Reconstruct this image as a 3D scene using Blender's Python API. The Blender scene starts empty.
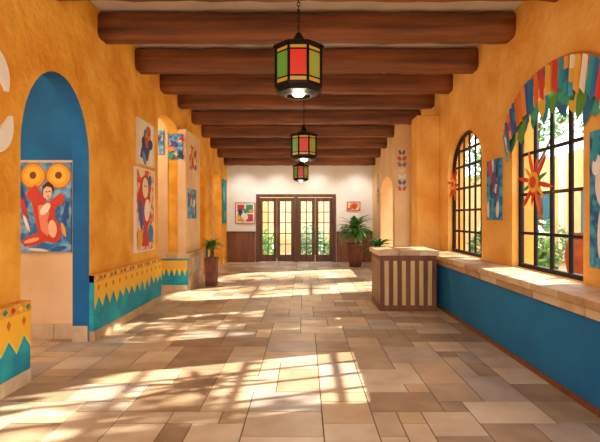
import bpy, bmesh, math, random
from mathutils import Vector, Matrix
R = random.Random(7)
sc = bpy.context.scene
try:
    sc.view_settings.view_transform = 'Standard'
    sc.view_settings.exposure = 0.32
except Exception: pass

# ---------------------------------------------------------------- helpers
def lin(h):
    if isinstance(h, (tuple, list)): return (h[0], h[1], h[2], 1)
    r, g, b = (h >> 16) & 255, (h >> 8) & 255, h & 255
    f = lambda c: (c/255/12.92) if c/255 <= .04045 else ((c/255+.055)/1.055)**2.4
    return (f(r), f(g), f(b), 1)
_m = {}
def mat(h, rough=.7, metal=0, emit=0, name=None):
    k = (h, rough, metal, emit)
    if k in _m: return _m[k]
    m = bpy.data.materials.new(name or 'paint_%06x' % (h if isinstance(h, int) else 0)); m.use_nodes = True
    b = m.node_tree.nodes['Principled BSDF']
    b.inputs['Base Color'].default_value = lin(h)
    b.inputs['Roughness'].default_value = rough
    b.inputs['Metallic'].default_value = metal
    if emit:
        b.inputs['Emission Color'].default_value = lin(h)
        b.inputs['Emission Strength'].default_value = emit
    _m[k] = m
    return m
def noisy(name, c1, c2, scale=3, rough=.85, bump=.15, bscale=40, stretch=(1, 1, 1), detail=6, lo=.35, hi=.65, dist=.02):
    m = bpy.data.materials.new(name); m.use_nodes = True
    nt = m.node_tree; N = nt.nodes; L = nt.links; b = N['Principled BSDF']
    tc = N.new('ShaderNodeTexCoord'); mp = N.new('ShaderNodeMapping'); mp.inputs['Scale'].default_value = stretch
    L.new(tc.outputs['Object'], mp.inputs['Vector'])
    n = N.new('ShaderNodeTexNoise'); n.inputs['Scale'].default_value = scale; n.inputs['Detail'].default_value = detail
    L.new(mp.outputs[0], n.inputs['Vector'])
    r = N.new('ShaderNodeValToRGB'); r.color_ramp.elements[0].position = lo; r.color_ramp.elements[1].position = hi
    r.color_ramp.elements[0].color = lin(c1); r.color_ramp.elements[1].color = lin(c2)
    L.new(n.outputs['Fac'], r.inputs[0]); L.new(r.outputs[0], b.inputs['Base Color'])
    n2 = N.new('ShaderNodeTexNoise'); n2.inputs['Scale'].default_value = bscale; n2.inputs['Detail'].default_value = 4
    L.new(mp.outputs[0], n2.inputs['Vector'])
    bp = N.new('ShaderNodeBump'); bp.inputs['Strength'].default_value = bump; bp.inputs['Distance'].default_value = dist
    L.new(n2.outputs['Fac'], bp.inputs['Height']); L.new(bp.outputs[0], b.inputs['Normal'])
    b.inputs['Roughness'].default_value = rough
    return m

def mesh(name, vs, fs, mats, idx=None, parent=None, smooth=False):
    me = bpy.data.meshes.new(name); me.from_pydata([tuple(v) for v in vs], [], fs)
    if not isinstance(mats, (list, tuple)): mats = [mats]
    for m in mats: me.materials.append(m)
    if idx:
        for p, i in zip(me.polygons, idx): p.material_index = i
    if smooth:
        for p in me.polygons: p.use_smooth = True
    me.update()
    o = bpy.data.objects.new(name, me); sc.collection.objects.link(o)
    if parent: o.parent = parent
    return o
def fixn(o):
    bm = bmesh.new(); bm.from_mesh(o.data); bmesh.ops.recalc_face_normals(bm, faces=bm.faces); bm.to_mesh(o.data); bm.free(); return o
def empty(name, loc=(0, 0, 0)):
    e = bpy.data.objects.new(name, None); e.empty_display_size = .1; sc.collection.objects.link(e)
    return e
class MB:
    def __init__(s): s.v = []; s.f = []; s.i = []
    def quad(s, a, b, c, d, i=0):
        n = len(s.v); s.v += [a, b, c, d]; s.f.append((n, n+1, n+2, n+3)); s.i.append(i)
    def poly(s, pts, i=0):
        n = len(s.v); s.v += pts; s.f.append(tuple(range(n, n+len(pts)))); s.i.append(i)
    def box(s, x0, x1, y0, y1, z0, z1, i=0):
        n = len(s.v)
        s.v += [(x0,y0,z0),(x1,y0,z0),(x1,y1,z0),(x0,y1,z0),(x0,y0,z1),(x1,y0,z1),(x1,y1,z1),(x0,y1,z1)]
        for f in [(0,3,2,1),(4,5,6,7),(0,1,5,4),(1,2,6,5),(2,3,7,6),(3,0,4,7)]:
            s.f.append(tuple(n+k for k in f)); s.i.append(i)
    def tube(s, pts, r, seg=6, i=0, closed=False):
        pts = [Vector(p) for p in pts]; n0 = len(s.v); m = len(pts)
        for k, p in enumerate(pts):
            if closed: t = pts[(k+1) % m]-pts[k-1]
            else: t = pts[min(k+1, m-1)]-pts[max(k-1, 0)]
            t.normalize(); a = Vector((0, 0, 1)) if abs(t.z) < .9 else Vector((1, 0, 0))
            u = t.cross(a).normalized(); w = t.cross(u)
            rr = r[k] if isinstance(r, (list, tuple)) else r
            for q in range(seg):
                an = 2*math.pi*q/seg; s.v.append(tuple(p+u*math.cos(an)*rr+w*math.sin(an)*rr))
        for k in range(m if closed else m-1):
            k2 = (k+1) % m
            for q in range(seg):
                q2 = (q+1) % seg
                s.f.append((n0+k*seg+q, n0+k*seg+q2, n0+k2*seg+q2, n0+k2*seg+q)); s.i.append(i)
        if not closed:
            s.f.append(tuple(n0+q for q in range(seg))); s.i.append(i)
            s.f.append(tuple(n0+(m-1)*seg+q for q in range(seg))); s.i.append(i)
    def lathe(s, cx, cy, prof, seg=24, i=0, rot=0):
        n0 = len(s.v)
        for r, z in prof:
            for q in range(seg):
                a = 2*math.pi*q/seg+rot; s.v.append((cx+r*math.cos(a), cy+r*math.sin(a), z))
        for k in range(len(prof)-1):
            for q in range(seg):
                q2 = (q+1) % seg
                s.f.append((n0+k*seg+q, n0+k*seg+q2, n0+(k+1)*seg+q2, n0+(k+1)*seg+q)); s.i.append(i)
    def obj(s, name, mats, parent=None, smooth=False, fix=False, bevel=0):
        o = mesh(name, s.v, s.f, mats, s.i, parent, smooth)
        if fix: fixn(o)
        if bevel:
            md = o.modifiers.new('bevel', 'BEVEL'); md.width = bevel; md.segments = 2; md.limit_method = 'ANGLE'
        return o
def box(name, x0, x1, y0, y1, z0, z1, m, parent=None, bevel=0):
    b = MB(); b.box(x0, x1, y0, y1, z0, z1); return b.obj(name, m, parent, bevel=bevel)

# ---------------------------------------------------------------- materials
M_orange = noisy('stucco_orange', 0xE2941E, 0xF6B842, 2.2, bump=.55, bscale=9, dist=.05)
M_orangeR = noisy('stucco_orange_light', 0xE6A03E, 0xF4BE62, 2.0, bump=.45, bscale=9, dist=.04)
M_tan = noisy('stucco_tan', 0xE0B884, 0xEECA9A, 1.5, bump=.25, bscale=14)
M_white = noisy('plaster_cream', 0xECE6DC, 0xF4F0EA, 1.5, bump=.1)
M_ceil = noisy('ceiling_plaster', 0xDAD0C6, 0xE8E0D8, 2, bump=.15)
M_blue = noisy('paint_blue', 0x08568A, 0x10689E, 2, bump=.25, bscale=15)
M_bluelow = noisy('paint_blue_low', 0x0A6CA4, 0x167CB6, 2, bump=.2, bscale=18)
M_teal = noisy('paint_teal', 0x0A7C9C, 0x24A8B0, 4, bump=.2, bscale=18)
M_wood = noisy('beam_wood', 0x4E2A14, 0x96592E, 5, rough=.65, bump=.7, bscale=14, stretch=(.12, 1.6, 1.6), lo=.3, hi=.7)
M_woodv = noisy('door_wood', 0x4A2A18, 0x6E4228, 5, rough=.5, bump=.2, bscale=12, stretch=(3, 3, .25))
M_wain = noisy('wainscot_wood', 0x6E3C1E, 0x8A5430, 5, rough=.5, bump=.2, bscale=12, stretch=(3, 3, .25))
M_deskd = noisy('desk_wood_dark', 0x663818, 0x844E24, 5, rough=.5, bump=.15, bscale=12, stretch=(3, 3, .25))
M_deskl = noisy('desk_wood_light', 0xC8A060, 0xDCBA7C, 5, rough=.5, bump=.15, bscale=12, stretch=(3, 3, .25))
M_st = [noisy('stone_tile_%d' % i, a, b, 6, rough=.55, bump=.15, bscale=30) for i, (a, b) in enumerate([(0xC4A67E, 0xD6BA94), (0xB8956C, 0xCCA87E), (0xD2B890, 0xE2CAA6), (0xB08A60, 0xC4A074)])]
M_grout = mat(0x9A8064, .9)
M_iron = mat(0x1C1512, .5, .6)
M_leaf = noisy('leaf_green', 0x1F5A22, 0x4A8A38, 6, rough=.5, bump=0)
M_leaf2 = noisy('leaf_light', 0x347028, 0x70A040, 4, rough=.5, bump=0)
M_bark = noisy('bark', 0x4A3220, 0x6E4E34, 8)
M_pot = noisy('pot_clay', 0x5C3018, 0x7A4526, 8, rough=.6)
M_soil = mat(0x2A1A10, .95)
M_fl = [noisy('floor_stone_%d' % i, a, b, 3.2, rough=.38, bump=.12, bscale=18, lo=.3, hi=.7, detail=9) for i, (a, b) in enumerate([
    (0xB49C80, 0xD4C0A0), (0xA08868, 0xC4AC8A), (0xCAB494, 0xE4D4B8), (0x947C62, 0xB89C7E), (0xAC9A88, 0xCCBCA8), (0xBEA280, 0xD6BA92), (0xA4948A, 0xC2B4A6), (0x8C745C, 0xB4987A), (0xC0A88A, 0xDCC6A6)])]

def glass_mat():
    m = bpy.data.materials.new('clear_glass'); m.use_nodes = True
    nt = m.node_tree; N = nt.nodes; L = nt.links; N.remove(N['Principled BSDF'])
    t = N.new('ShaderNodeBsdfTransparent'); g = N.new('ShaderNodeBsdfGlossy'); g.inputs['Roughness'].default_value = .05
    mx = N.new('ShaderNodeMixShader'); mx.inputs[0].default_value = .1
    L.new(t.outputs[0], mx.inputs[1]); L.new(g.outputs[0], mx.inputs[2]); L.new(mx.outputs[0], N['Material Output'].inputs[0])
    return m
M_glass = glass_mat()

# ---------------------------------------------------------------- room shell
XL, XR, YB = -2.6, 2.65, 14.67
def make_floor():
    b = MB(); b.box(-5.0, 3.1, -2.5, 14.9, -.1, -.004, len(M_fl))
    u = .19; X0, Y0 = -5.0, -2.5; nx = int(8.1/u)+1; ny = int(17.4/u)+1
    rr = random.Random(12); occ = [[False]*ny for _ in range(nx)]; g = .005
    for j in range(ny):
        for i in range(nx):
            if occ[i][j]: continue
            c = rr.random()
            if c < .28: opts = [(3, 2), (2, 2), (2, 1), (1, 1)]
            elif c < .60: opts = [(2, 2), (2, 1), (1, 1)]
            elif c < .74: opts = [(2, 3), (2, 2), (1, 2), (1, 1)]
            elif c < .80: opts = [(3, 3), (3, 2), (3, 1), (1, 1)]
            else: opts = [(2, 1), (1, 2), (1, 1)]
            for (w, h) in opts:
                if i+w > nx or j+h > ny: continue
                if all(not occ[a][d] for a in range(i, i+w) for d in range(j, j+h)): break
            else: w, h = 1, 1
            for a in range(i, i+w):
                for d in range(j, j+h): occ[a][d] = True
            xa, xb = X0+i*u+g, min(3.1, X0+(i+w)*u)-g; ya, yb = Y0+j*u+g, min(14.9, Y0+(j+h)*u)-g
            if xb <= xa or yb <= ya: continue
            m = rr.randrange(len(M_fl)); z = 0
            b.quad((xa, ya, z), (xb, ya, z), (xb, yb, z), (xa, yb, z), m)
            b.quad((xa, ya, -.005), (xb, ya, -.005), (xb, ya, z), (xa, ya, z), m)
            b.quad((xa, ya, -.005), (xa, ya, z), (xa, yb, z), (xa, yb, -.005), m)
            b.quad((xb, ya, -.005), (xb, yb, -.005), (xb, yb, z), (xb, ya, z), m)
    b.obj('floor', M_fl+[mat(0x7A6650, .9)])
make_floor()
# ceiling: level, then gently falling toward the end wall
b = MB()
for (ya, za, yb, zb) in [(-2.5, 4.12, 9.0, 4.12), (9.0, 4.12, 14.9, 3.40)]:
    b.quad((-2.8, ya, za), (-2.8, yb, zb), (3.1, yb, zb), (3.1, ya, za))
    b.quad((-2.8, ya, za+.3), (3.1, ya, za+.3), (3.1, yb, zb+.3), (-2.8, yb, zb+.3))
b.obj('ceiling', M_ceil)
box('ceiling_side_room', -5.0, -2.8, -2.5, 14.9, 3.5, 3.7, M_ceil)

def wall_yz(name, xf, xb, y0, y1, z0, z1, ops, mats, NS=18):
    b = MB()
    ys = y0
    for o in sorted(ops, key=lambda o: o['y0']):
        a, c, zb, sp, rise, mi = o['y0'], o['y1'], o['zb'], o['sp'], o['rise'], o.get('mi', 0)
        for X in (xf, xb):
            b.quad((X, ys, z0), (X, a, z0), (X, a, z1), (X, ys, z1))
            if zb > z0: b.quad((X, a, z0), (X, c, z0), (X, c, zb), (X, a, zb))
        pts = []
        for k in range(NS+1):
            t = math.pi*(1-k/NS); pts.append(((a+c)/2+(c-a)/2*math.cos(t), sp+rise*math.sin(t)))
        for k in range(NS):
            (ya, za), (yb, zb2) = pts[k], pts[k+1]
            for X in (xf, xb): b.quad((X, ya, za), (X, yb, zb2), (X, yb, z1), (X, ya, z1))
            b.quad((xf, ya, za), (xb, ya, za), (xb, yb, zb2), (xf, yb, zb2), mi)
        b.quad((xf, a, zb), (xb, a, zb), (xb, a, sp), (xf, a, sp), mi)
        b.quad((xf, c, zb), (xb, c, zb), (xb, c, sp), (xf, c, sp), mi)
        if zb > z0: b.quad((xf, a, zb), (xb, a, zb), (xb, c, zb), (xf, c, zb), mi)
        ys = c
    for X in (xf, xb): b.quad((X, ys, z0), (X, y1, z0), (X, y1, z1), (X, ys, z1))
    b.quad((xf, y0, z0), (xb, y0, z0), (xb, y0, z1), (xf, y0, z1)); b.quad((xf, y1, z0), (xb, y1, z0), (xb, y1, z1), (xf, y1, z1))
    b.quad((xf, y0, z1), (xb, y0, z1), (xb, y1, z1), (xf, y1, z1))
    return b.obj(name, mats)

wall_yz('wall_left', XL, XL-.2, -2.5, YB, 0, 4.12, [
    dict(y0=.6, y1=2.6, zb=0, sp=2.15, rise=.87, mi=1),
    dict(y0=4.02, y1=5.3, zb=0, sp=2.15, rise=.87, mi=1),
    dict(y0=7.78, y1=9.0, zb=0, sp=3.2, rise=.2),
    dict(y0=10.2, y1=11.5, zb=0, sp=2.3, rise=.55),
    dict(y0=12.3, y1=13.6, zb=0, sp=2.3, rise=.55)], [M_orange, M_blue])
wins = [dict(y0=1.9, y1=3.45, zb=.87, sp=2.5, rise=.6),  # out of view, added to throw sun patches on the near floor
        dict(y0=4.19, y1=5.63, zb=.87, sp=2.5, rise=.6),
        dict(y0=6.6, y1=8.15, zb=.87, sp=2.35, rise=.6),
        dict(y0=9.25, y1=10.85, zb=.5, sp=2.35, rise=.6)]  # hidden behind the pier, added so sun reaches the floor further back
wall_yz('wall_right', XR, XR+.28, -2.5, 11.0, 0, 4.12, wins, [M_orangeR])
wall_yz('wall_right_far', 2.25, 2.75, 11.0, YB, 0, 4.0, [dict(y0=11.3, y1=13.1, zb=.5, sp=2.2, rise=.4)], [M_tan])  # wall opening is added to let sun onto the far floor
box('pier_right', 2.2, 2.65, 8.63, 9.1, 0, 3.5, M_orangeR, bevel=.02)
# side room left
b = MB(); b.box(-4.8, -4.6, -2.5, 14.9, 0, 3.5); b.obj('wall_side_room_left', M_tan)
b = MB(); b.box(-4.6, -2.8, 5.42, 5.6, 0, 2.2, 0); b.box(-4.6, -2.8, 5.42, 5.6, 2.2, 3.5, 1)
b.obj('wall_side_room_end', [M_tan, M_blue])
b = MB()
x = -4.58
while x < -2.84:
    x2 = min(x+.3, -2.81); b.box(x, x2-.006, 5.40, 5.42, 0, .19, R.randrange(4)); x = x2
b.obj('baseboard_side_room', M_st, bevel=.004)
b = MB(); b.box(-2.79, -2.61, 5.27, 5.30, 0, .19, 0); b.obj('baseboard_arch', M_st, bevel=.004)
# pier 2
box('pier_left', -2.6, -2.43, 8.98, 10.2, 0, 3.3, M_tan, bevel=.01)
box('wall_side_pier', -3.25, -2.8, 8.98, 10.2, 0, 3.5, M_tan)
# back wall
b = MB()
b.box(-2.8, -1.63, YB, YB+.25, 0, 3.6); b.box(1.03, 2.6, YB, YB+.25, 0, 3.6); b.box(-1.63, 1.03, YB, YB+.25, 2.25, 3.6)
b.obj('wall_back', M_white)
box('wall_side_back', -4.8, -2.8, YB, YB+.25, 0, 3.6, M_tan)
box('trim_wainscot_left', -2.59, -1.65, YB-.04, YB, 0, .98, M_wain, bevel=.008)
box('trim_wainscot_right', 1.05, 2.24, YB-.04, YB, 0, .98, M_wain, bevel=.008)
box('trim_wainscot_cap_left', -2.59, -1.65, YB-.06, YB, .98, 1.02, M_woodv)
box('trim_wainscot_cap_right', 1.05, 2.24, YB-.06, YB, .98, 1.02, M_woodv)

# ---------------------------------------------------------------- beams
def beam(y, z, r, s, xr=XR):
    rr = random.Random(s); b = MB(); pts = []; rad = []
    n = 26
    for k in range(n+1):
        X = XL+(xr-XL)*k/n
        pts.append((X, y+rr.uniform(-.008, .008), z+rr.uniform(-.008, .008))); rad.append(r*rr.uniform(.97, 1.03))
    b.tube(pts, rad, 24)
    for q in range(len(b.v)):   # rough-hewn, slightly squared log
        x, yy, zz = b.v[q]; dy, dz = yy-y, zz-z; a = math.atan2(dz, dy)
        f = 1-.11*math.cos(4*a); b.v[q] = (x, y+dy*f, z+dz*f)
    return b.obj('ceiling_beam', M_wood, smooth=True, fix=True)
by = [1.05, 2.2, 3.38, 4.53, 5.68, 6.88, 8.03, 9.15]
for i, y in enumerate(by): beam(y, 3.93, .180, i)
for i, y in enumerate([10.2, 11.2, 12.2, 13.2, 14.2]):
    beam(y, 4.12-(y-9)*.122-.17, .158, 20+i, XR if y < 11 else 2.25)

# ---------------------------------------------------------------- low wall and sill on the right
b = MB(); b.box(2.22, 2.65, -2.5, 8.62, 0, .72); b.obj('wall_low_right', M_bluelow)
box('baseboard_right', 2.20, 2.22, -2.5, 8.62, 0, .05, M_wain)
b = MB(); y = -2.5
while y < 8.6:
    w = R.choice([.34, .40, .46]); y2 = min(y+w, 8.61)
    b.box(2.16, 2.42, y, y2-.008, .80, .87, R.randrange(4)); b.box(2.426, 2.645, y+.01, y2-.01, .80, .868, R.randrange(4))
    b.box(2.185, 2.26, y+.002, y2-.01, .72, .80, R.randrange(4)); y = y2
b.box(2.20, 2.65, -2.5, 8.61, .72, .855, 4)
b.obj('window_sill', M_st+[M_grout], bevel=.008)

# ---------------------------------------------------------------- painted bases
M_tband = noisy('tile_band', 0xD8882A, 0xECB040, 14, bump=.1)
def base_panel(name, x, y0, y1, h):
    """painted dado on left wall: faces +X"""
    e = empty(name)
    box('core', XL, x, y0, y1, .12, h-.005, M_teal, e)
    b = MB(); y = y0
    while y < y1-.02:
        y2 = min(y+.33, y1); b.box(XL, x+.012, y, y2-.005, 0, .12, R.randrange(4)); y = y2
    b.obj('skirting', M_st, e)
    zt = h-.09
    n = max(2, round((y1-y0)/.21)); w = (y1-y0)/n
    b = MB(); c = MB(); rr = random.Random(5)
    zv = [(zt-.17 if k % 2 else zt-.32)+rr.uniform(-.025, .025) for k in range(n*2+1)]
    for k in range(n*2):
        ya = y0+k*w/2; yb = ya+w/2; za, zb = zv[k], zv[k+1]
        b.quad((x+.004, ya, za), (x+.004, yb, zb), (x+.004, yb, zt), (x+.004, ya, zt), 0)
        c.quad((x+.007, ya, za-.02), (x+.007, yb, zb-.02), (x+.007, yb, zb+.008), (x+.007, ya, za+.008), 0)
    for k in range(n):
        cx = y0+(k+.5)*w
        c.poly([(x+.006, cx-.03, zt-.07), (x+.006, cx, zt-.12), (x+.006, cx+.03, zt-.07), (x+.006, cx, zt-.03)], 1)
    b.obj('yellow_field', mat(0xF2B828), e); c.obj('zigzag', [mat(0xE8D060), mat(0xD06A1C)], e)
    box('cap_band', XL, x+.008, y0, y1, zt, h, M_tband, e)
    d = MB(); n2 = n*2; w2 = (y1-y0)/n2
    for k in range(n2):
        cy = y0+(k+.5)*w2; q = x+.011; cz = zt+.045
        d.poly([(q, cy-.035, cz), (q, cy, cz-.03), (q, cy+.035, cz), (q, cy, cz+.03)], k % 3)
    d.obj('cap_tiles', [mat(0xF0C83C), mat(0x2C8A6A), mat(0xB8301C)], e)
    return e
base_panel('painted_wall_base', XL+.06, 5.30, 7.78, .80)
base_panel('painted_wall_base', XL+.09, 2.62, 4.02, .74)
base_panel('painted_wall_base', XL+.06, 11.52, 12.28, .76)
# pier 2 base: teal panel with stone coping
e = empty('tiled_pier_base')
box('side_core', -2.43, -2.38, 8.93, 10.22, 0, .66, M_teal, e)
box('front_core', -3.25, -2.43, 8.93, 8.98, 0, .66, M_teal, e)
b = MB(); x = -3.27
while x < -2.36:
    x2 = min(x+.23, -2.35); b.box(x, x2-.006, 8.90, 8.98, .66, .76, R.randrange(4)); x = x2
y = 8.98
while y < 10.22:
    y2 = min(y+.28, 10.24); b.box(-2.43, -2.35, y, y2-.006, .66, .76, R.randrange(4)); b.box(-2.4, -2.365, y, y2-.006, .0, .3, R.randrange(4)); b.box(-2.4, -2.367, y, y2-.006, .31, .65, R.randrange(4)); y = y2
x = -3.25
while x < -2.38:
    x2 = min(x+.29, -2.37); b.box(x, x2-.006, 8.915, 8.94, 0, .12, R.randrange(4)); x = x2
b.obj('stone_coping', M_st, e, bevel=.004)
b = MB()
for k in range(8):
    xa = -3.24+k*.107; b.poly([(xa, 8.925, .46), (xa+.107, 8.925, .46), (xa+.0535, 8.925, .30)], 0)
b.box(-3.24, -2.385, 8.92, 8.93, .46, .62, 1)
b.obj('yellow_points', [mat(0xF2BE28), mat(0xE8B040)], e)

# ---------------------------------------------------------------- artwork
def art(name, O, U, N, w, h, bg, shapes, frame=None, depth=.03):
    e = empty(name); O = Vector(O); U = Vector(U); N = Vector(N); V = Vector((0, 0, 1))
    P = lambda u, v, n: tuple(O+U*u*w+V*v*h+N*n)
    b = MB()
    c = [(-.5, -.5), (.5, -.5), (.5, .5), (-.5, .5)]
    b.poly([P(u, v, depth) for u, v in c]); b.poly([P(u, v, .002) for u, v in c])
    for k in range(4):
        a, d = c[k], c[(k+1) % 4]; b.quad(P(*a, .002), P(*d, .002), P(*d, depth), P(*a, depth))
    b.obj('canvas', bg, e, fix=True)
    mats = []; b = MB()
    for i, s in enumerate(shapes):
        m = mat(s[-1], .7)
        if m not in mats: mats.append(m)
        n = depth+.002+.0007*i
        if s[0] == 'e':
            _, cx, cy, rx, ry, rot, _c = s; pts = []
            for k in range(22):
                t = 2*math.pi*k/22; a = rx*math.cos(t); q = ry*math.sin(t)
                pts.append((min(.5, max(-.5, cx+a*math.cos(rot)-q*math.sin(rot))), min(.5, max(-.5, cy+a*math.sin(rot)+q*math.cos(rot)))))
        else: pts = s[1]
        b.poly([P(u, v, n) for u, v in pts], mats.index(m))
    if shapes: b.obj('painted_figures', mats, e)
    if frame:
        f = .02; b = MB()
        for (ua, ub, va, vb) in [(-.5-f/w, .5+f/w, .5, .5+f/h), (-.5-f/w, .5+f/w, -.5-f/h, -.5), (-.5-f/w, -.5, -.5, .5), (.5, .5+f/w, -.5, .5)]:
            cc = [(ua, va), (ub, va), (ub, vb), (ua, vb)]
            b.poly([P(u, v, depth+.012) for u, v in cc])
            for k in range(4):
                a, d = cc[k], cc[(k+1) % 4]; b.quad(P(*a, .0), P(*d, .0), P(*d, depth+.012), P(*a, depth+.012))
        b.obj('picture_frame', frame, e, fix=True)
    return e
LW = ((0, 1, 0), (1, 0, 0)); RW = ((0, -1, 0), (-1, 0, 0)); FW = ((1, 0, 0), (0, -1, 0))
bgblue = noisy('canvas_blue', 0x2C6EA8, 0x8CBCD4, 9, bump=.1, lo=.42, hi=.62)
bgmix = noisy('canvas_mixed', 0xD8562C, 0xE8D0A0, 7, bump=.1, lo=.42, hi=.55)
bgcream = noisy('canvas_cream', 0xE8D4B0, 0xF0E6D0, 7, bump=.1)
fig = []
for cx in (-.22, .27):
    fig += [('e', cx, .35, .245, .145, 0, 0xB8701A), ('e', cx, .35, .22, .13, 0, 0xE8A024), ('e', cx, .355, .16, .095, 0, 0xF2B83A), ('e', cx, .355, .065, .04, 0, 0x7A3E16)]
fig += [
    ('p', [(-.30, .20), (-.16, .25), (-.05, .14), (.04, .06), (.14, .08), (.30, .16), (.40, .12), (.36, .04), (.22, .0), (.20, -.10), (.30, -.2), (.34, -.32), (.22, -.40), (.02, -.38), (-.16, -.42), (-.38, -.44), (-.44, -.38), (-.30, -.32), (-.12, -.28), (-.16, -.16), (-.22, -.02), (-.24, .06), (-.36, .12)], 0xCC4026),
    ('p', [(-.12, .02), (.02, .03), (.10, -.06), (.06, -.16), (.14, -.26), (.06, -.32), (-.06, -.26), (-.10, -.12)], 0xE88A60),
    ('e', .02, -.02, .11, .05, .5, 0xF6E4D0), ('e', .16, -.24, .08, .10, .3, 0xF0C098), ('e', -.24, -.37, .15, .025, .15, 0xF0B080),
    ('p', [(-.02, .12), (.06, .08), (.14, .12), (.15, .20), (.08, .25), (-.01, .22)], 0xF0C098), ('p', [(-.04, .14), (-.03, .24), (.08, .29), (.18, .24), (.18, .14), (.14, .22), (.05, .23), (-.01, .2)], 0x5A1E1A),
    ('e', .05, .17, .018, .008, 0, 0x201010), ('e', .105, .175, .018, .008, 0, 0x201010), ('e', .08, .12, .022, .006, 0, 0xA02020),
    ('e', -.38, -.02, .045, .16, .3, 0xC83838), ('e', -.33, -.18, .03, .11, .6, 0xF0E4D0), ('e', .41, -.08, .045, .15, -.3, 0x1E4E90), ('e', .38, -.25, .03, .09, .5, 0xE8A030), ('e', -.42, .16, .04, .08, .2, 0x1E4E90), ('e', .28, -.46, .16, .025, .1, 0x1E5A9A), ('e', -.1, -.475, .2, .018, -.05, 0xE8DCC8)]
art('figure_painting', (-3.19, 5.42, 1.62), *FW, .64, 1.1, bgblue, fig)
art('figure_painting', (XL, 7.08, 1.61), *LW, .78, 1.28, bgmix, [
    ('p', [(-.45, .1), (-.2, .4), (.1, .46), (.35, .3), (.2, .1), (.3, -.1), (.1, -.25), (.2, -.45), (-.2, -.45), (-.1, -.2), (-.35, -.1)], 0xC23226),
    ('e', 0, .28, .17, .13, 0, 0xF2D2A4), ('e', .1, 0, .16, .14, .4, 0xF0E6D8), ('e', -.25, -.05, .1, .2, .3, 0x2A5FA4), ('e', .3, -.3, .15, .12, 0, 0x2C7AB0), ('e', -.3, -.35, .14, .1, 0, 0xE8A830), ('e', -.05, .3, .02, .015, 0, 0x201010), ('e', .06, .3, .02, .015, 0, 0x201010), ('e', .25, .38, .1, .07, 0, 0x2A5FA4)], frame=mat(0xE8DCC8))
def blobs(seed, n, pal):
    r = random.Random(seed)
    return [('e', r.uniform(-.35, .35), r.uniform(-.38, .38), r.uniform(.06, .2), r.uniform(.05, .16), r.uniform(0, 3), r.choice(pal)) for _ in range(n)]
PAL = [0xC8322A, 0xE89A24, 0x2868A8, 0x2A9A8C, 0xF0E4D0, 0x6A3A7A, 0x224070, 0xE8C84A]
art('abstract_painting', (XL, 7.12, 2.68), *LW, .68, .68, bgcream, [('p', [(-.4, -.35), (.1, -.4), (.35, .1), (-.1, .35)], 0x3A4A7C), ('e', .1, .15, .2, .18, 0, 0xD88A3A)]+blobs(3, 6, [0x2A3A60, 0xB85A2A, 0xE8C890, 0x7A88A8]), frame=mat(0xDCC8A8))
art('small_artwork', (-2.98, 8.98, 3.02), *FW, .2, .48, bgblue, blobs(5, 8, PAL))
def letters(name, cx, y, cz):
    e = empty(name); b = MB(); r = random.Random(4); mats = [mat(c) for c in PAL]
    for k in range(9):
        u = cx+r.uniform(-.14, .14); v = cz+r.uniform(-.24, .2); a = r.uniform(0, 3); l = r.uniform(.07, .12)
        q = [(l, 0), (.25*l, .3*l), (0, l), (-.4*l, .2*l), (-l, -.1*l), (-.2*l, -.5*l)]
        p = [(u+i*math.cos(a)-j*math.sin(a), v+i*math.sin(a)+j*math.cos(a)) for i, j in q]
        n = y-.022-.004*k
        b.poly([(i, n, j) for i, j in p], k % len(mats)); b.poly([(i, n+.003, j) for i, j in p], k % len(mats))
    b.obj('cut_shapes', mats, e); box('backing_board', cx-.15, cx+.13, y-.02, y, cz-.26, cz+.24, bgblue, e); return e
letters('paper_cutout_art', -2.62, 8.98, 2.95)
art('small_artwork', (-2.43, 9.42, 1.78), *LW, .62, .62, bgblue, blobs(8, 9, PAL))
art('small_artwork', (-2.43, 9.5, 2.75), *LW, .5, .55, bgmix, blobs(9, 9, PAL))
art('teal_banner', (XL, 14.1, 2.0), *LW, .6, 1.4, noisy('canvas_teal', 0x157A8C, 0x2AA0A8, 8), blobs(14, 4, [0x1E5E80, 0x5AC0B8]))
art('abstract_painting', (-1.99, YB, 1.63), *FW, .62, .66, bgcream, [('p', [(-.42, .05), (-.05, .05), (-.05, .42), (-.42, .42)], 0xC8322A), ('p', [(.05, .02), (.42, .02), (.42, .42), (.05, .42)], 0x2A8A7C), ('p', [(-.42, -.42), (-.05, -.42), (-.05, -.03), (-.42, -.03)], 0xE89A24), ('p', [(.05, -.42), (.42, -.42), (.42, -.06), (.05, -.06)], 0xB83A4A)]+blobs(11, 7, PAL), frame=mat(0xA8482C))
art('small_artwork', (1.62, YB, 1.86), *FW, .4, .26, bgmix, blobs(12, 6, [0xC8322A, 0xD85A4A, 0xF0C8A0]), frame=mat(0xB03A2A))
tap = noisy('tapestry_blue', 0x1E5A9A, 0x4AA8C8, 10, bump=.3, lo=.4, hi=.6)
art('tapestry', (XR, 6.12, 1.88), *RW, .44, .84, tap, blobs(21, 12, [0x7A3A6A, 0x2AA0B0, 0xE0D8E0, 0x203A80, 0xB84A5A]))
art('tapestry', (XR, 3.84, 1.66), *RW, .42, 1.24, tap, blobs(22, 14, [0xE8E4E0, 0x2AA0B0, 0xC86A4A, 0x203A80, 0xF0F0F0]))
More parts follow.
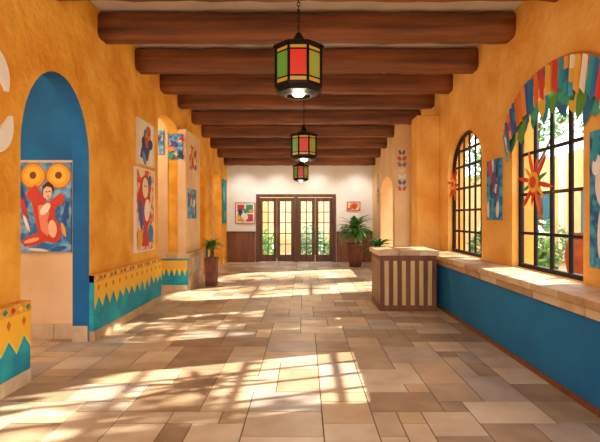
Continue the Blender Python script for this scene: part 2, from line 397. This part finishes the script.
def hanging(name, x, y, cz, seed, N='F'):
    e = empty(name); b = MB(); r = random.Random(seed); cols = [0xE8E8F0, 0x5A6AA0, 0xC86A3A, 0x8A8AA8, 0xF0D8A0]
    mats = [mat(c) for c in cols]
    for k in range(7):
        z = cz+.45-k*.15; l = r.uniform(.08, .13); d = .012+.003*k
        for s in (-1, 1):
            pts = [(0, 0), (s*l*.5, .07), (s*l, .06), (s*l*.8, -.03), (s*l*.3, -.05)]
            b.poly([((x+p, y-d, z+q) if N == 'F' else (x-d, y+p, z+q)) for p, q in pts], (k+seed) % 5)
    if N == 'F': b.box(x-.006, x+.006, y-.01, y, cz-.5, cz+.52, 0)
    else: b.box(x-.01, x, y-.006, y+.006, cz-.5, cz+.52, 0)
    b.obj('paper_wings', mats, e); return e
hanging('butterfly_wall_hanging', 2.42, 11.0, 2.65, 1)
hanging('butterfly_wall_hanging', 2.25, 13.5, 2.3, 3, 'R')
# white relief on near left pier
b = MB()
for (cy, cz, r0, a0, a1) in [(3.45, 2.55, .36, .1, 1.5), (3.5, 2.42, .36, -1.5, -.1), (3.3, 2.42, .22, -.3, 2.8)]:
    n = 14
    for k in range(n):
        t0 = a0+(a1-a0)*k/n; t1 = a0+(a1-a0)*(k+1)/n
        w0 = .07*math.sin(math.pi*(k+.01)/n)+.012; w1 = .07*math.sin(math.pi*(k+1.01)/n)+.012
        P = lambda t, r, x: (x, cy+r*math.cos(t), cz+r*math.sin(t))
        xa, xb = XL, XL+.03
        b.quad(P(t0, r0-w0, xb), P(t1, r0-w1, xb), P(t1, r0+w1, xb), P(t0, r0+w0, xb))
        b.quad(P(t0, r0+w0, xa), P(t1, r0+w1, xa), P(t1, r0+w1, xb), P(t0, r0+w0, xb))
        b.quad(P(t0, r0-w0, xa), P(t1, r0-w1, xa), P(t1, r0-w1, xb), P(t0, r0-w0, xb))
b.obj('white_wall_relief', mat(0xF4EEE4))

# ---------------------------------------------------------------- window grilles
def grille(name, o, X, nv, zh, r=.014):
    e = empty(name); b = MB()
    a, c, zb, sp, rise = o['y0']+.02, o['y1']-.02, o['zb'], o['sp'], o['rise']-.02
    cy = (a+c)/2; hw = (c-a)/2
    top = lambda y: sp+rise*math.sqrt(max(0, 1-((y-cy)/hw)**2))
    pts = [(X, a, zb)]+[(X, cy-hw*math.cos(math.pi*k/24), sp+rise*math.sin(math.pi*k/24)) for k in range(25)]+[(X, c, zb)]
    b.tube(pts, .035, 8)
    b.box(X-.03, X+.03, a, c, zb, zb+.05)
    for k in range(1, nv):
        y = a+(c-a)*k/nv; b.tube([(X, y, zb+.02), (X, y, top(y))], r, 8)
    for z in zh:
        h = hw if z <= sp else hw*math.sqrt(max(0, 1-((z-sp)/rise)**2))
        b.box(X-.014, X+.014, cy-h, cy+h, z-.018, z+.018)
    b.obj('iron_bars', M_iron, e, fix=True)
    return e
grille('added_window_near', wins[0], 2.76, 4, [1.4, 2.0, 2.55], .026)  # bars of the added off-screen opening
grille('window_2', wins[1], 2.76, 4, [1.3, 1.78, 2.28], .026)
grille('window_3', wins[2], 2.76, 6, [1.25, 1.62, 2.0, 2.38, 2.66], .019)
grille('added_window_hidden', wins[3], 2.76, 4, [1.4, 2.0], .018)  # bars of the added opening behind the pier

# sunburst ornaments
def sunburst(name, x, y, z, r, cols):
    e = empty(name); b = MB()
    for k in range(12):
        t = math.pi*2*k/12+.2; d = (math.cos(t), math.sin(t)); p = (-d[1], d[0])
        L = r*(1 if k % 2 == 0 else .72)
        prof = [(.18, .03), (.5, .07), (.75, .055), (1, .0)]
        pts = [(q*L, w*L) for q, w in prof]+[(q*L, -w*L) for q, w in reversed(prof[:-1])]
        for dx in (-.006, .006):
            b.poly([(x+dx, y+d[0]*q+p[0]*w, z+d[1]*q+p[1]*w) for q, w in pts], [0, 4, 1, 0, 0, 5][k % 6])
    def disc(rr, dx, i):
        b.poly([(x+dx, y+rr*math.cos(a*math.pi/10), z+rr*math.sin(a*math.pi/10)) for a in range(20)], i)
    disc(r*.30, -.012, 2); disc(r*.30, .012, 2); disc(r*.17, -.018, 3)
    b.obj('petals', [mat(c) for c in cols], e)
    b = MB(); b.tube([(x+.01, y, z), (2.745, y, z)], .008, 6); b.obj('hook', M_iron, e)
    return e
sunburst('sunburst_ornament', 2.63, 5.05, 1.9, .40, [0xE0401C, 0xF07A2A, 0xF4B830, 0xD8401C, 0xF4B830, 0x3A9A5A])
sunburst('sunburst_ornament', 2.63, 7.80, 2.08, .32, [0xE03A28, 0xF0642A, 0xF4C030, 0xD02A2A, 0xF0902A, 0xE8B030])

# striped fabric draped over the window arch
def garland(name, cy, hw, sp, rise, x):
    e = empty(name)
    cols = [0x1F6FA8, 0xE07828, 0xE8DCC4, 0x2A95A0, 0xC8402C, 0xE0A83A, 0x3A5AA0, 0xE89040, 0x4A9EB8, 0xD86A28]
    b = MB(); r = random.Random(3)
    zt = lambda y: sp+rise*math.sqrt(max(0, 1-((y-cy)/hw)**2))
    n = 58; us = [0]
    for k in range(n): us.append(us[-1]+r.uniform(.5, 1.6))
    yy = [cy-hw*math.cos(math.pi*u/us[-1]) for u in us]; prev = -1
    Ls = [.34+r.uniform(-.05, .06) for _ in range(n+1)]
    lean = lambda y: (y-cy)/hw*.10
    for k in range(n):
        a, c = yy[k], yy[k+1]; ci = r.randrange(len(cols))
        if ci == prev: ci = (ci+3) % len(cols)
        prev = ci
        xa = x-.03-.025*(k % 2); xb = x-.03-.025*((k+1) % 2)
        m = 3 if r.random() < .3 else 1
        for j in range(m):
            s0, s1 = j/m, (j+1)/m
            b.quad((xa, a-lean(a)*s0, zt(a)-Ls[k]*s0), (xb, c-lean(c)*s0, zt(c)-Ls[k+1]*s0), (xb, c-lean(c)*s1, zt(c)-Ls[k+1]*s1), (xa, a-lean(a)*s1, zt(a)-Ls[k]*s1), (ci+j*3) % len(cols))
    b.obj('striped_cloth', [mat(c) for c in cols], e)
    b = MB(); pts = [(x-.02, y, zt(y)) for y in yy]; b.tube(pts, .02, 8); b.obj('hanging_rod', mat(0xC8742C), e)
    b = MB(); c2 = [0x2A8A4A, 0xE0B83A, 0x1F90A0, 0x58983A, 0x2A6FA0, 0x3AA890]
    for k in range(19):
        m = cy-hw*.84+k*hw*1.68/18; z0 = zt(m)-.24; L = r.uniform(.26, .46); q = x-.012-.002*(k % 4); th = r.uniform(-.5, .5); W = r.uniform(.08, .13)
        pts = []
        for (u, v) in [(0, 0), (.75, .2), (1, .45), (.6, .8), (0, 1), (-.6, .8), (-1, .45), (-.75, .2)]:
            dy, dz = u*W, -v*L; pts.append((q, m+dy*math.cos(th)-dz*math.sin(th), z0+dy*math.sin(th)+dz*math.cos(th)))
        b.poly(pts, (k*5) % 6)
    b.obj('leaf_pennants', [mat(c) for c in c2], e)
    return e
garland('striped_fabric_garland', 4.72, 1.06, 2.52, .62, XR)

# ---------------------------------------------------------------- lanterns
def lantern(y, zc, power, x=0.0, s=1.0):
    e = empty('stained_glass_lantern')
    n = 8; r = .225*s; rot = math.pi/8
    zt, zb = zc+.18*s, zc-.17*s
    b = MB()
    b.lathe(x, y, [(.02, zt+.17*s), (.05*s, zt+.12*s), (.07*s, zt+.09*s), (.16*s, zt+.055*s), (r+.025, zt+.02), (r+.03, zt-.005), (r-.01, zt-.015)], n, 0, rot)
    b.lathe(x, y, [(r-.01, zb+.02), (r+.012, zb+.015), (r+.012, zb-.012), (r-.03*s, zb-.05*s), (.13*s, zb-.075*s), (.12*s, zb-.075*s)], n, 0, rot)
    for k in range(n):
        t = rot+2*math.pi*k/n; b.tube([(x+r*math.cos(t), y+r*math.sin(t), zb), (x+r*math.cos(t), y+r*math.sin(t), zt)], .014, 6)
        tn = rot+2*math.pi*(k+1)/n
        for zz in (zb+.06*s, zt-.05*s):
            b.tube([(x+r*math.cos(t), y+r*math.sin(t), zz), (x+r*math.cos(tn), y+r*math.sin(tn), zz)], .007, 4)
    b.obj('metal_frame', M_iron, e)
    g = MB(); ri = r-.006
    for k in range(n):
        t = rot+2*math.pi*k/n; tn = rot+2*math.pi*(k+1)/n; c = [0, 1, 2, 0, 2, 1, 3, 0][k]
        p = lambda t, z: (x+ri*math.cos(t), y+ri*math.sin(t), z)
        g.quad(p(t, zb), p(tn, zb), p(tn, zb+.06*s), p(t, zb+.06*s), 0)
        g.quad(p(t, zb+.06*s), p(tn, zb+.06*s), p(tn, zt-.05*s), p(t, zt-.05*s), c)
        g.quad(p(t, zt-.05*s), p(tn, zt-.05*s), p(tn, zt), p(t, zt), 0)
    g.obj('glass_panels', [mat(0xB88A34, .2, 0, .3), mat(0xB8301C, .2, 0, .4), mat(0x5A8A34, .2, 0, .3), mat(0x8A8A34, .2, 0, .3)], e)
    b = MB(); b.lathe(x, y, [(.001, zb-.085*s), (.05*s, zb-.07*s), (.065*s, zb-.04*s), (.05*s, zb-.0), (.02, zb+.03)], 16)
    b.obj('bulb', mat(0xFFF0D0, .3, 0, 6), e, smooth=True)
    b = MB(); z = zt+.17*s; top = 4.12 if y < 9 else 4.12-(y-9)*.122; k = 0
    while z < top-.01:
        pts = []
        for q in range(8):
            a = 2*math.pi*q/8; u = .014*math.cos(a); v = .024*math.sin(a)
            pts.append((x+(u if k % 2 else 0), y+(0 if k % 2 else u), z+.02+v))
        b.tube(pts, .0045, 5, closed=True); z += .036; k += 1
    b.lathe(x, y, [(.0, top-.03), (.06, top-.02), (.06, top)], 16)
    b.obj('chain', M_iron, e)
    l = bpy.data.lights.new('lantern_light', 'POINT'); l.energy = power; l.color = (1, .84, .62); l.shadow_soft_size = .05
    lo = bpy.data.objects.new('lantern_light', l); lo.location = (x, y, zb-.16*s); sc.collection.objects.link(lo); lo.parent = e
lantern(4.14, 2.88, 24, -.06); lantern(7.6, 2.71, 30, -.02); lantern(12.7, 2.77, 28, -.12)

# ---------------------------------------------------------------- doors
def leaf(e, x0, x1, name):
    b = MB(); y0, y1 = YB+.02, YB+.07; H = 2.14; st = .105
    b.box(x0, x0+st, y0, y1, .01, H); b.box(x1-st, x1, y0, y1, .01, H)
    b.box(x0+st, x1-st, y0, y1, .01, .24); b.box(x0+st, x1-st, y0, y1, H-.12, H)
    gx0, gx1, gz0, gz1 = x0+st, x1-st, .24, H-.12
    b.box((gx0+gx1)/2-.016, (gx0+gx1)/2+.016, y0+.01, y1-.01, gz0, gz1)
    for k in range(1, 5):
        z = gz0+(gz1-gz0)*k/5; b.box(gx0, gx1, y0+.01, y1-.01, z-.014, z+.014)
    b.obj(name+'_frame', M_woodv, e)
    b = MB(); b.quad((gx0, y0+.025, gz0), (gx1, y0+.025, gz0), (gx1, y0+.025, gz1), (gx0, y0+.025, gz1)); b.obj(name+'_glass', M_glass, e)
for i, (xa, xb) in enumerate([(-1.52, -.36), (-.24, .92)]):
    e = empty('door_%d' % (i+1)); xm = (xa+xb)/2
    leaf(e, xa, xm-.004, 'leaf_1'); leaf(e, xm+.004, xb, 'leaf_2')
    b = MB()
    for s in (-1, 1):
        hx = xm+s*.045; b.tube([(hx, YB+.02, .98), (hx, YB-.03, .98), (hx, YB-.03, 1.18), (hx, YB+.02, 1.18)], .008, 6)
    b.obj('handles', mat(0xB89048, .3, .9), e)
b = MB()
for xa, xb in [(-1.63, -1.52), (-.36, -.24), (.92, 1.03)]: b.box(xa, xb, YB-.03, YB+.1, 0, 2.16)
b.box(-1.63, 1.03, YB-.03, YB+.1, 2.16, 2.26)
b.obj('trim_door_casing', M_woodv)

# ---------------------------------------------------------------- reception desk
e = empty('striped_reception_desk')
x0, x1, y0, y1 = 1.20, 2.10, 7.02, 7.9
box('carcass', x0+.02, x1-.02, y0+.02, y1-.02, .06, .88, M_deskd, e)
box('plinth', x0-.005, x1+.005, y0-.005, y1+.005, 0, .09, M_deskd, e, bevel=.006)
box('top_rail', x0, x1, y0, y1, .80, .885, M_deskd, e, bevel=.006)
b = MB(); n = 13; w = (x1-x0)/n
for k in range(n):
    i = k % 2; xa = x0+k*w
    for (ya, yb) in [(y0, y0+.02), (y1-.02, y1)]: b.box(xa+.002, xa+w-.002, ya+(.004 if i else 0), yb, .09, .80, i)
w = (y1-y0)/n
for k in range(n):
    i = k % 2; ya = y0+k*w
    b.box(x0+(.004 if i else 0), x0+.02, ya+.002, ya+w-.002, .09, .80, i); b.box(x1-.02, x1, ya+.002, ya+w-.002, .09, .80, i)
b.obj('stripe_boards', [M_deskd, M_deskl], e)
b = MB(); xs = [x0-.04+i*(x1-x0+.08)/3 for i in range(4)]; ys = [y0-.04+i*(y1-y0+.08)/3 for i in range(4)]
for i in range(3):
    for j in range(3): b.box(xs[i], xs[i+1]-.005, ys[j], ys[j+1]-.005, .885, .965, (i+j*2) % 4)
b.obj('tiled_top', M_st, e, bevel=.008)

# ---------------------------------------------------------------- plants
def blades(b, c, n, L, W, seed, up=(.2, 1.3), droop=1.0):
    r = random.Random(seed)
    for k in range(n):
        a = 2.4*k+r.uniform(-.3, .3); el = r.uniform(*up); l = L*r.uniform(.75, 1.1); d = Vector((math.cos(a), math.sin(a), 0))
        side = Vector((-d.y, d.x, 0)); p = Vector(c); seg = 7; rows = []
        for s in range(seg+1):
            t = s/seg; w = W*(math.sin(math.pi*min(1, .12+t*.88))**.7)*(1 if s < seg else 0)+.001
            rows.append((p-side*w, p+Vector((0, 0, -w*.3)), p+side*w))
            ang = el-droop*t*1.5
            p = p+(d*math.cos(ang)+Vector((0, 0, 1))*math.sin(ang))*l/seg
        for s in range(seg):
            A, B = rows[s], rows[s+1]
            b.quad(tuple(A[0]), tuple(A[1]), tuple(B[1]), tuple(B[0])); b.quad(tuple(A[1]), tuple(A[2]), tuple(B[2]), tuple(B[1]))
def potted(name, x, y, pr, ph, n, L, W, seed, stem=0, leafm=M_leaf, square=False, up=(.2, 1.3)):
    e = empty(name); b = MB()
    if square:
        b.lathe(x, y, [(.001, 0), (pr*1.2, 0), (pr*1.35, ph-.05), (pr*1.45, ph-.05), (pr*1.45, ph), (pr*1.25, ph), (pr*1.2, ph-.04)], 4, 0, math.pi/4)
    else:
        b.lathe(x, y, [(.001, 0), (pr*.7, 0), (pr*.92, ph*.4), (pr, ph*.85), (pr*1.08, ph*.88), (pr*1.08, ph), (pr*.95, ph), (pr*.9, ph-.04)], 28)
    b.obj('pot', M_pot, e, smooth=not square)
    b = MB(); b.lathe(x, y, [(.0, ph-.035), (pr*.93, ph-.04)], 24); b.obj('soil', M_soil, e)
    if stem:
        b = MB(); b.tube([(x, y, ph-.05), (x+.02, y, ph+stem*.5), (x, y, ph+stem)], [.05, .04, .035], 10); b.obj('stem', M_bark, e)
    b = MB()
    blades(b, (x, y, ph+stem-.02), n, L, W, seed, up)
    if stem: blades(b, (x, y, ph+stem*.6), n//2, L*.8, W, seed+1, up)
    b.obj('fronds', leafm, e, smooth=True)
potted('potted_palm', 1.52, 13.3, .24, .70, 64, .74, .05, 1, stem=.40, up=(-.1, 1.45), leafm=noisy('leaf_palm', 0x2E7030, 0x62A24A, 6, rough=.45, bump=0))
potted('potted_fern', 1.74, 10.45, .17, .62, 46, .46, .035, 2, stem=.16)
potted('potted_fern', -2.04, 9.6, .13, .62, 44, .33, .026, 3, stem=.22, square=True, leafm=M_leaf2, up=(.7, 1.5))

# ---------------------------------------------------------------- exterior
M_ground = noisy('patio_ground', 0xB89468, 0xCCAC80, 2, bump=.1)
box('patio_ground', -12, 30, -12, 34, -.3, -.11, M_ground)
M_gwall = noisy('garden_wall_yellow', 0xD8B070, 0xE4C288, 1.5, bump=.2)
b = MB(); b.box(10.2, 10.4, -2, 30, -.11, 4.0, 0)
for k in range(7):
    ya = 5.5+k*3.2; b.box(10.15, 10.2, ya, ya+1.1, .9, 2.5, 1); b.box(10.12, 10.16, ya-.08, ya+1.18, .82, .9, 2); b.box(10.12, 10.16, ya-.08, ya+1.18, 2.5, 2.6, 2)
    b.box(10.0, 10.2, ya-1.2, ya-.95, -.11, 4.0, 2)
b.obj('garden_wall_side', [M_gwall, mat(0x2A6A80), mat(0xF0E6D4)])
box('garden_wall_end', -8, 9.95, 20.5, 20.7, -.11, 3.4, M_gwall)
def tree(name, x, y, h, rx, rz, n, seed, leafm, ls=.11):
    e = empty(name); r = random.Random(seed); b = MB()
    b.tube([(x, y, -.11), (x+.08, y-.05, h*.4), (x, y, h*.75), (x+.05, y, h)], [.13, .10, .08, .04], 10)
    for k in range(6):
        a = k*1.1; b.tube([(x, y, h*.7), (x+math.cos(a)*rx*.4, y+math.sin(a)*rx*.4, h), (x+math.cos(a)*rx*.8, y+math.sin(a)*rx*.8, h+rz*.4)], [.05, .035, .015], 6)
    b.obj('trunk', M_bark, e, smooth=True)
    b = MB(); cl = [(Vector((r.gauss(0, .45)*rx, r.gauss(0, .45)*rx, r.gauss(0, .45)*rz))) for _ in range(20)]
    for k in range(n):
        c = cl[k % 20]; p = Vector((x, y, h))+c+Vector((r.gauss(0, .13)*rx, r.gauss(0, .13)*rx, r.gauss(0, .13)*rz))
        a = Vector((r.uniform(-1, 1), r.uniform(-1, 1), r.uniform(-1, 1))).normalized(); u = a.orthogonal().normalized(); l = ls*r.uniform(.6, 1.3)
        b.quad(tuple(p-a*l), tuple(p+u*l*.45), tuple(p+a*l), tuple(p-u*l*.45))
    b.obj('leaves', leafm, e)
tree('garden_tree', 6.2, 8.0, 3.9, 1.5, 1.0, 950, 1, M_leaf2, .13)
tree('garden_tree', 6.4, 12.2, 4.0, 1.4, .9, 800, 2, M_leaf2)
tree('garden_tree', 6.8, 16.2, 3.9, 1.5, 1.1, 1000, 3, M_leaf2)
tree('garden_tree', 5.8, 5.0, 3.7, 1.4, .9, 800, 4, M_leaf2, .13)
def bush(name, x, y, r0, h, seed, m=M_leaf):
    e = empty(name); r = random.Random(seed); b = MB()
    for k in range(700):
        a = r.uniform(0, 6.28); q = r0*math.sqrt(r.random()); z = r.uniform(0, h)*(1-.5*(q/r0)**2)
        p = Vector((x+q*math.cos(a), y+q*math.sin(a), z-.05)); d = Vector((r.uniform(-1, 1), r.uniform(-1, 1), r.uniform(0, 1))).normalized(); u = d.orthogonal().normalized(); l = .11*r.uniform(.6, 1.3)
        b.quad(tuple(p-d*l), tuple(p+u*l*.4), tuple(p+d*l), tuple(p-u*l*.4))
    for k in range(5):
        a = k*1.3; b.tube([(x, y, -.11), (x+math.cos(a)*r0*.5, y+math.sin(a)*r0*.5, h*.6)], [.02, .008], 5, 1)
    b.obj('foliage', [m, M_bark], e)
for i, (x, y, r0, h) in enumerate([(-1.6, 17.5, .6, 1.1), (.2, 18.2, .7, 1.3), (1.4, 17.3, .6, 1.0), (5.2, 12.0, .7, 1.6), (8.3, 15.5, 1., 1.6), (8.5, 11, 1., 1.5), (4.3, 8.3, .4, 1.6)]):
    bush('garden_bush', x, y, r0, h, 50+i, M_leaf if i % 2 else M_leaf2)
b = MB(); b.lathe(4.5, 7.15, [(.001, -.11), (.18, -.11), (.20, .0), (.12, .1), (.11, .3), (.2, .55), (.25, .85), (.22, 1.08), (.15, 1.16), (.2, 1.24), (.17, 1.24), (.12, 1.1)], 28)
b.obj('terracotta_urn', noisy('terracotta', 0x5A2818, 0x74381F, 6), smooth=True)

# ---------------------------------------------------------------- light
w = bpy.data.worlds.new('sky_world'); sc.world = w; w.use_nodes = True
bg = w.node_tree.nodes['Background']; bg.inputs[0].default_value = (.9, .94, 1, 1); bg.inputs[1].default_value = 3.1
s = bpy.data.lights.new('sun', 'SUN'); s.energy = 18; s.angle = .012; s.color = (1, .91, .77)
so = bpy.data.objects.new('sun', s); sc.collection.objects.link(so)
so.rotation_euler = Vector((-1, -.30, -.53)).to_track_quat('-Z', 'Y').to_euler()
def fill_light(name, loc, e, c=(1, .88, .72), r=.1):  # invented fill light, no fixture modelled
    l = bpy.data.lights.new(name, 'POINT'); l.energy = e; l.color = c; l.shadow_soft_size = r
    o = bpy.data.objects.new(name, l); o.location = loc; sc.collection.objects.link(o)
fill_light('side_room_fill', (-3.7, 3.2, 3.1), 50)  # added fill for the painting in the side room
fill_light('side_corridor_fill', (-3.8, 8.0, 3.1), 45)  # added fill brightening the passage, no visible fixture
fill_light('side_corridor_fill', (-3.8, 12.0, 3.1), 45)  # same added fill, further along the passage
def spot(name, loc, tgt, e, ang=1.2):
    l = bpy.data.lights.new(name, 'SPOT'); l.energy = e; l.color = (1, .95, .88); l.spot_size = ang; l.spot_blend = .9; l.shadow_soft_size = .08
    o = bpy.data.objects.new(name, l); o.location = loc; sc.collection.objects.link(o)
    o.rotation_euler = (Vector(tgt)-Vector(loc)).to_track_quat('-Z', 'Y').to_euler()
for x in (-2.0, -.9, .4, 1.7): spot('downlight', (x, 13.6, 3.2), (x, 14.67, 1.7), 50, 1.6)

# ---------------------------------------------------------------- camera
cam = bpy.data.cameras.new('camera'); co = bpy.data.objects.new('camera', cam); sc.collection.objects.link(co)
co.location = (0, 0, 1.5); co.rotation_euler = (math.pi/2, 0, 0)
cam.sensor_width = 36; cam.lens = 26.4; cam.shift_x = -5/600; cam.shift_y = -4/600; cam.clip_start = .05
sc.camera = co
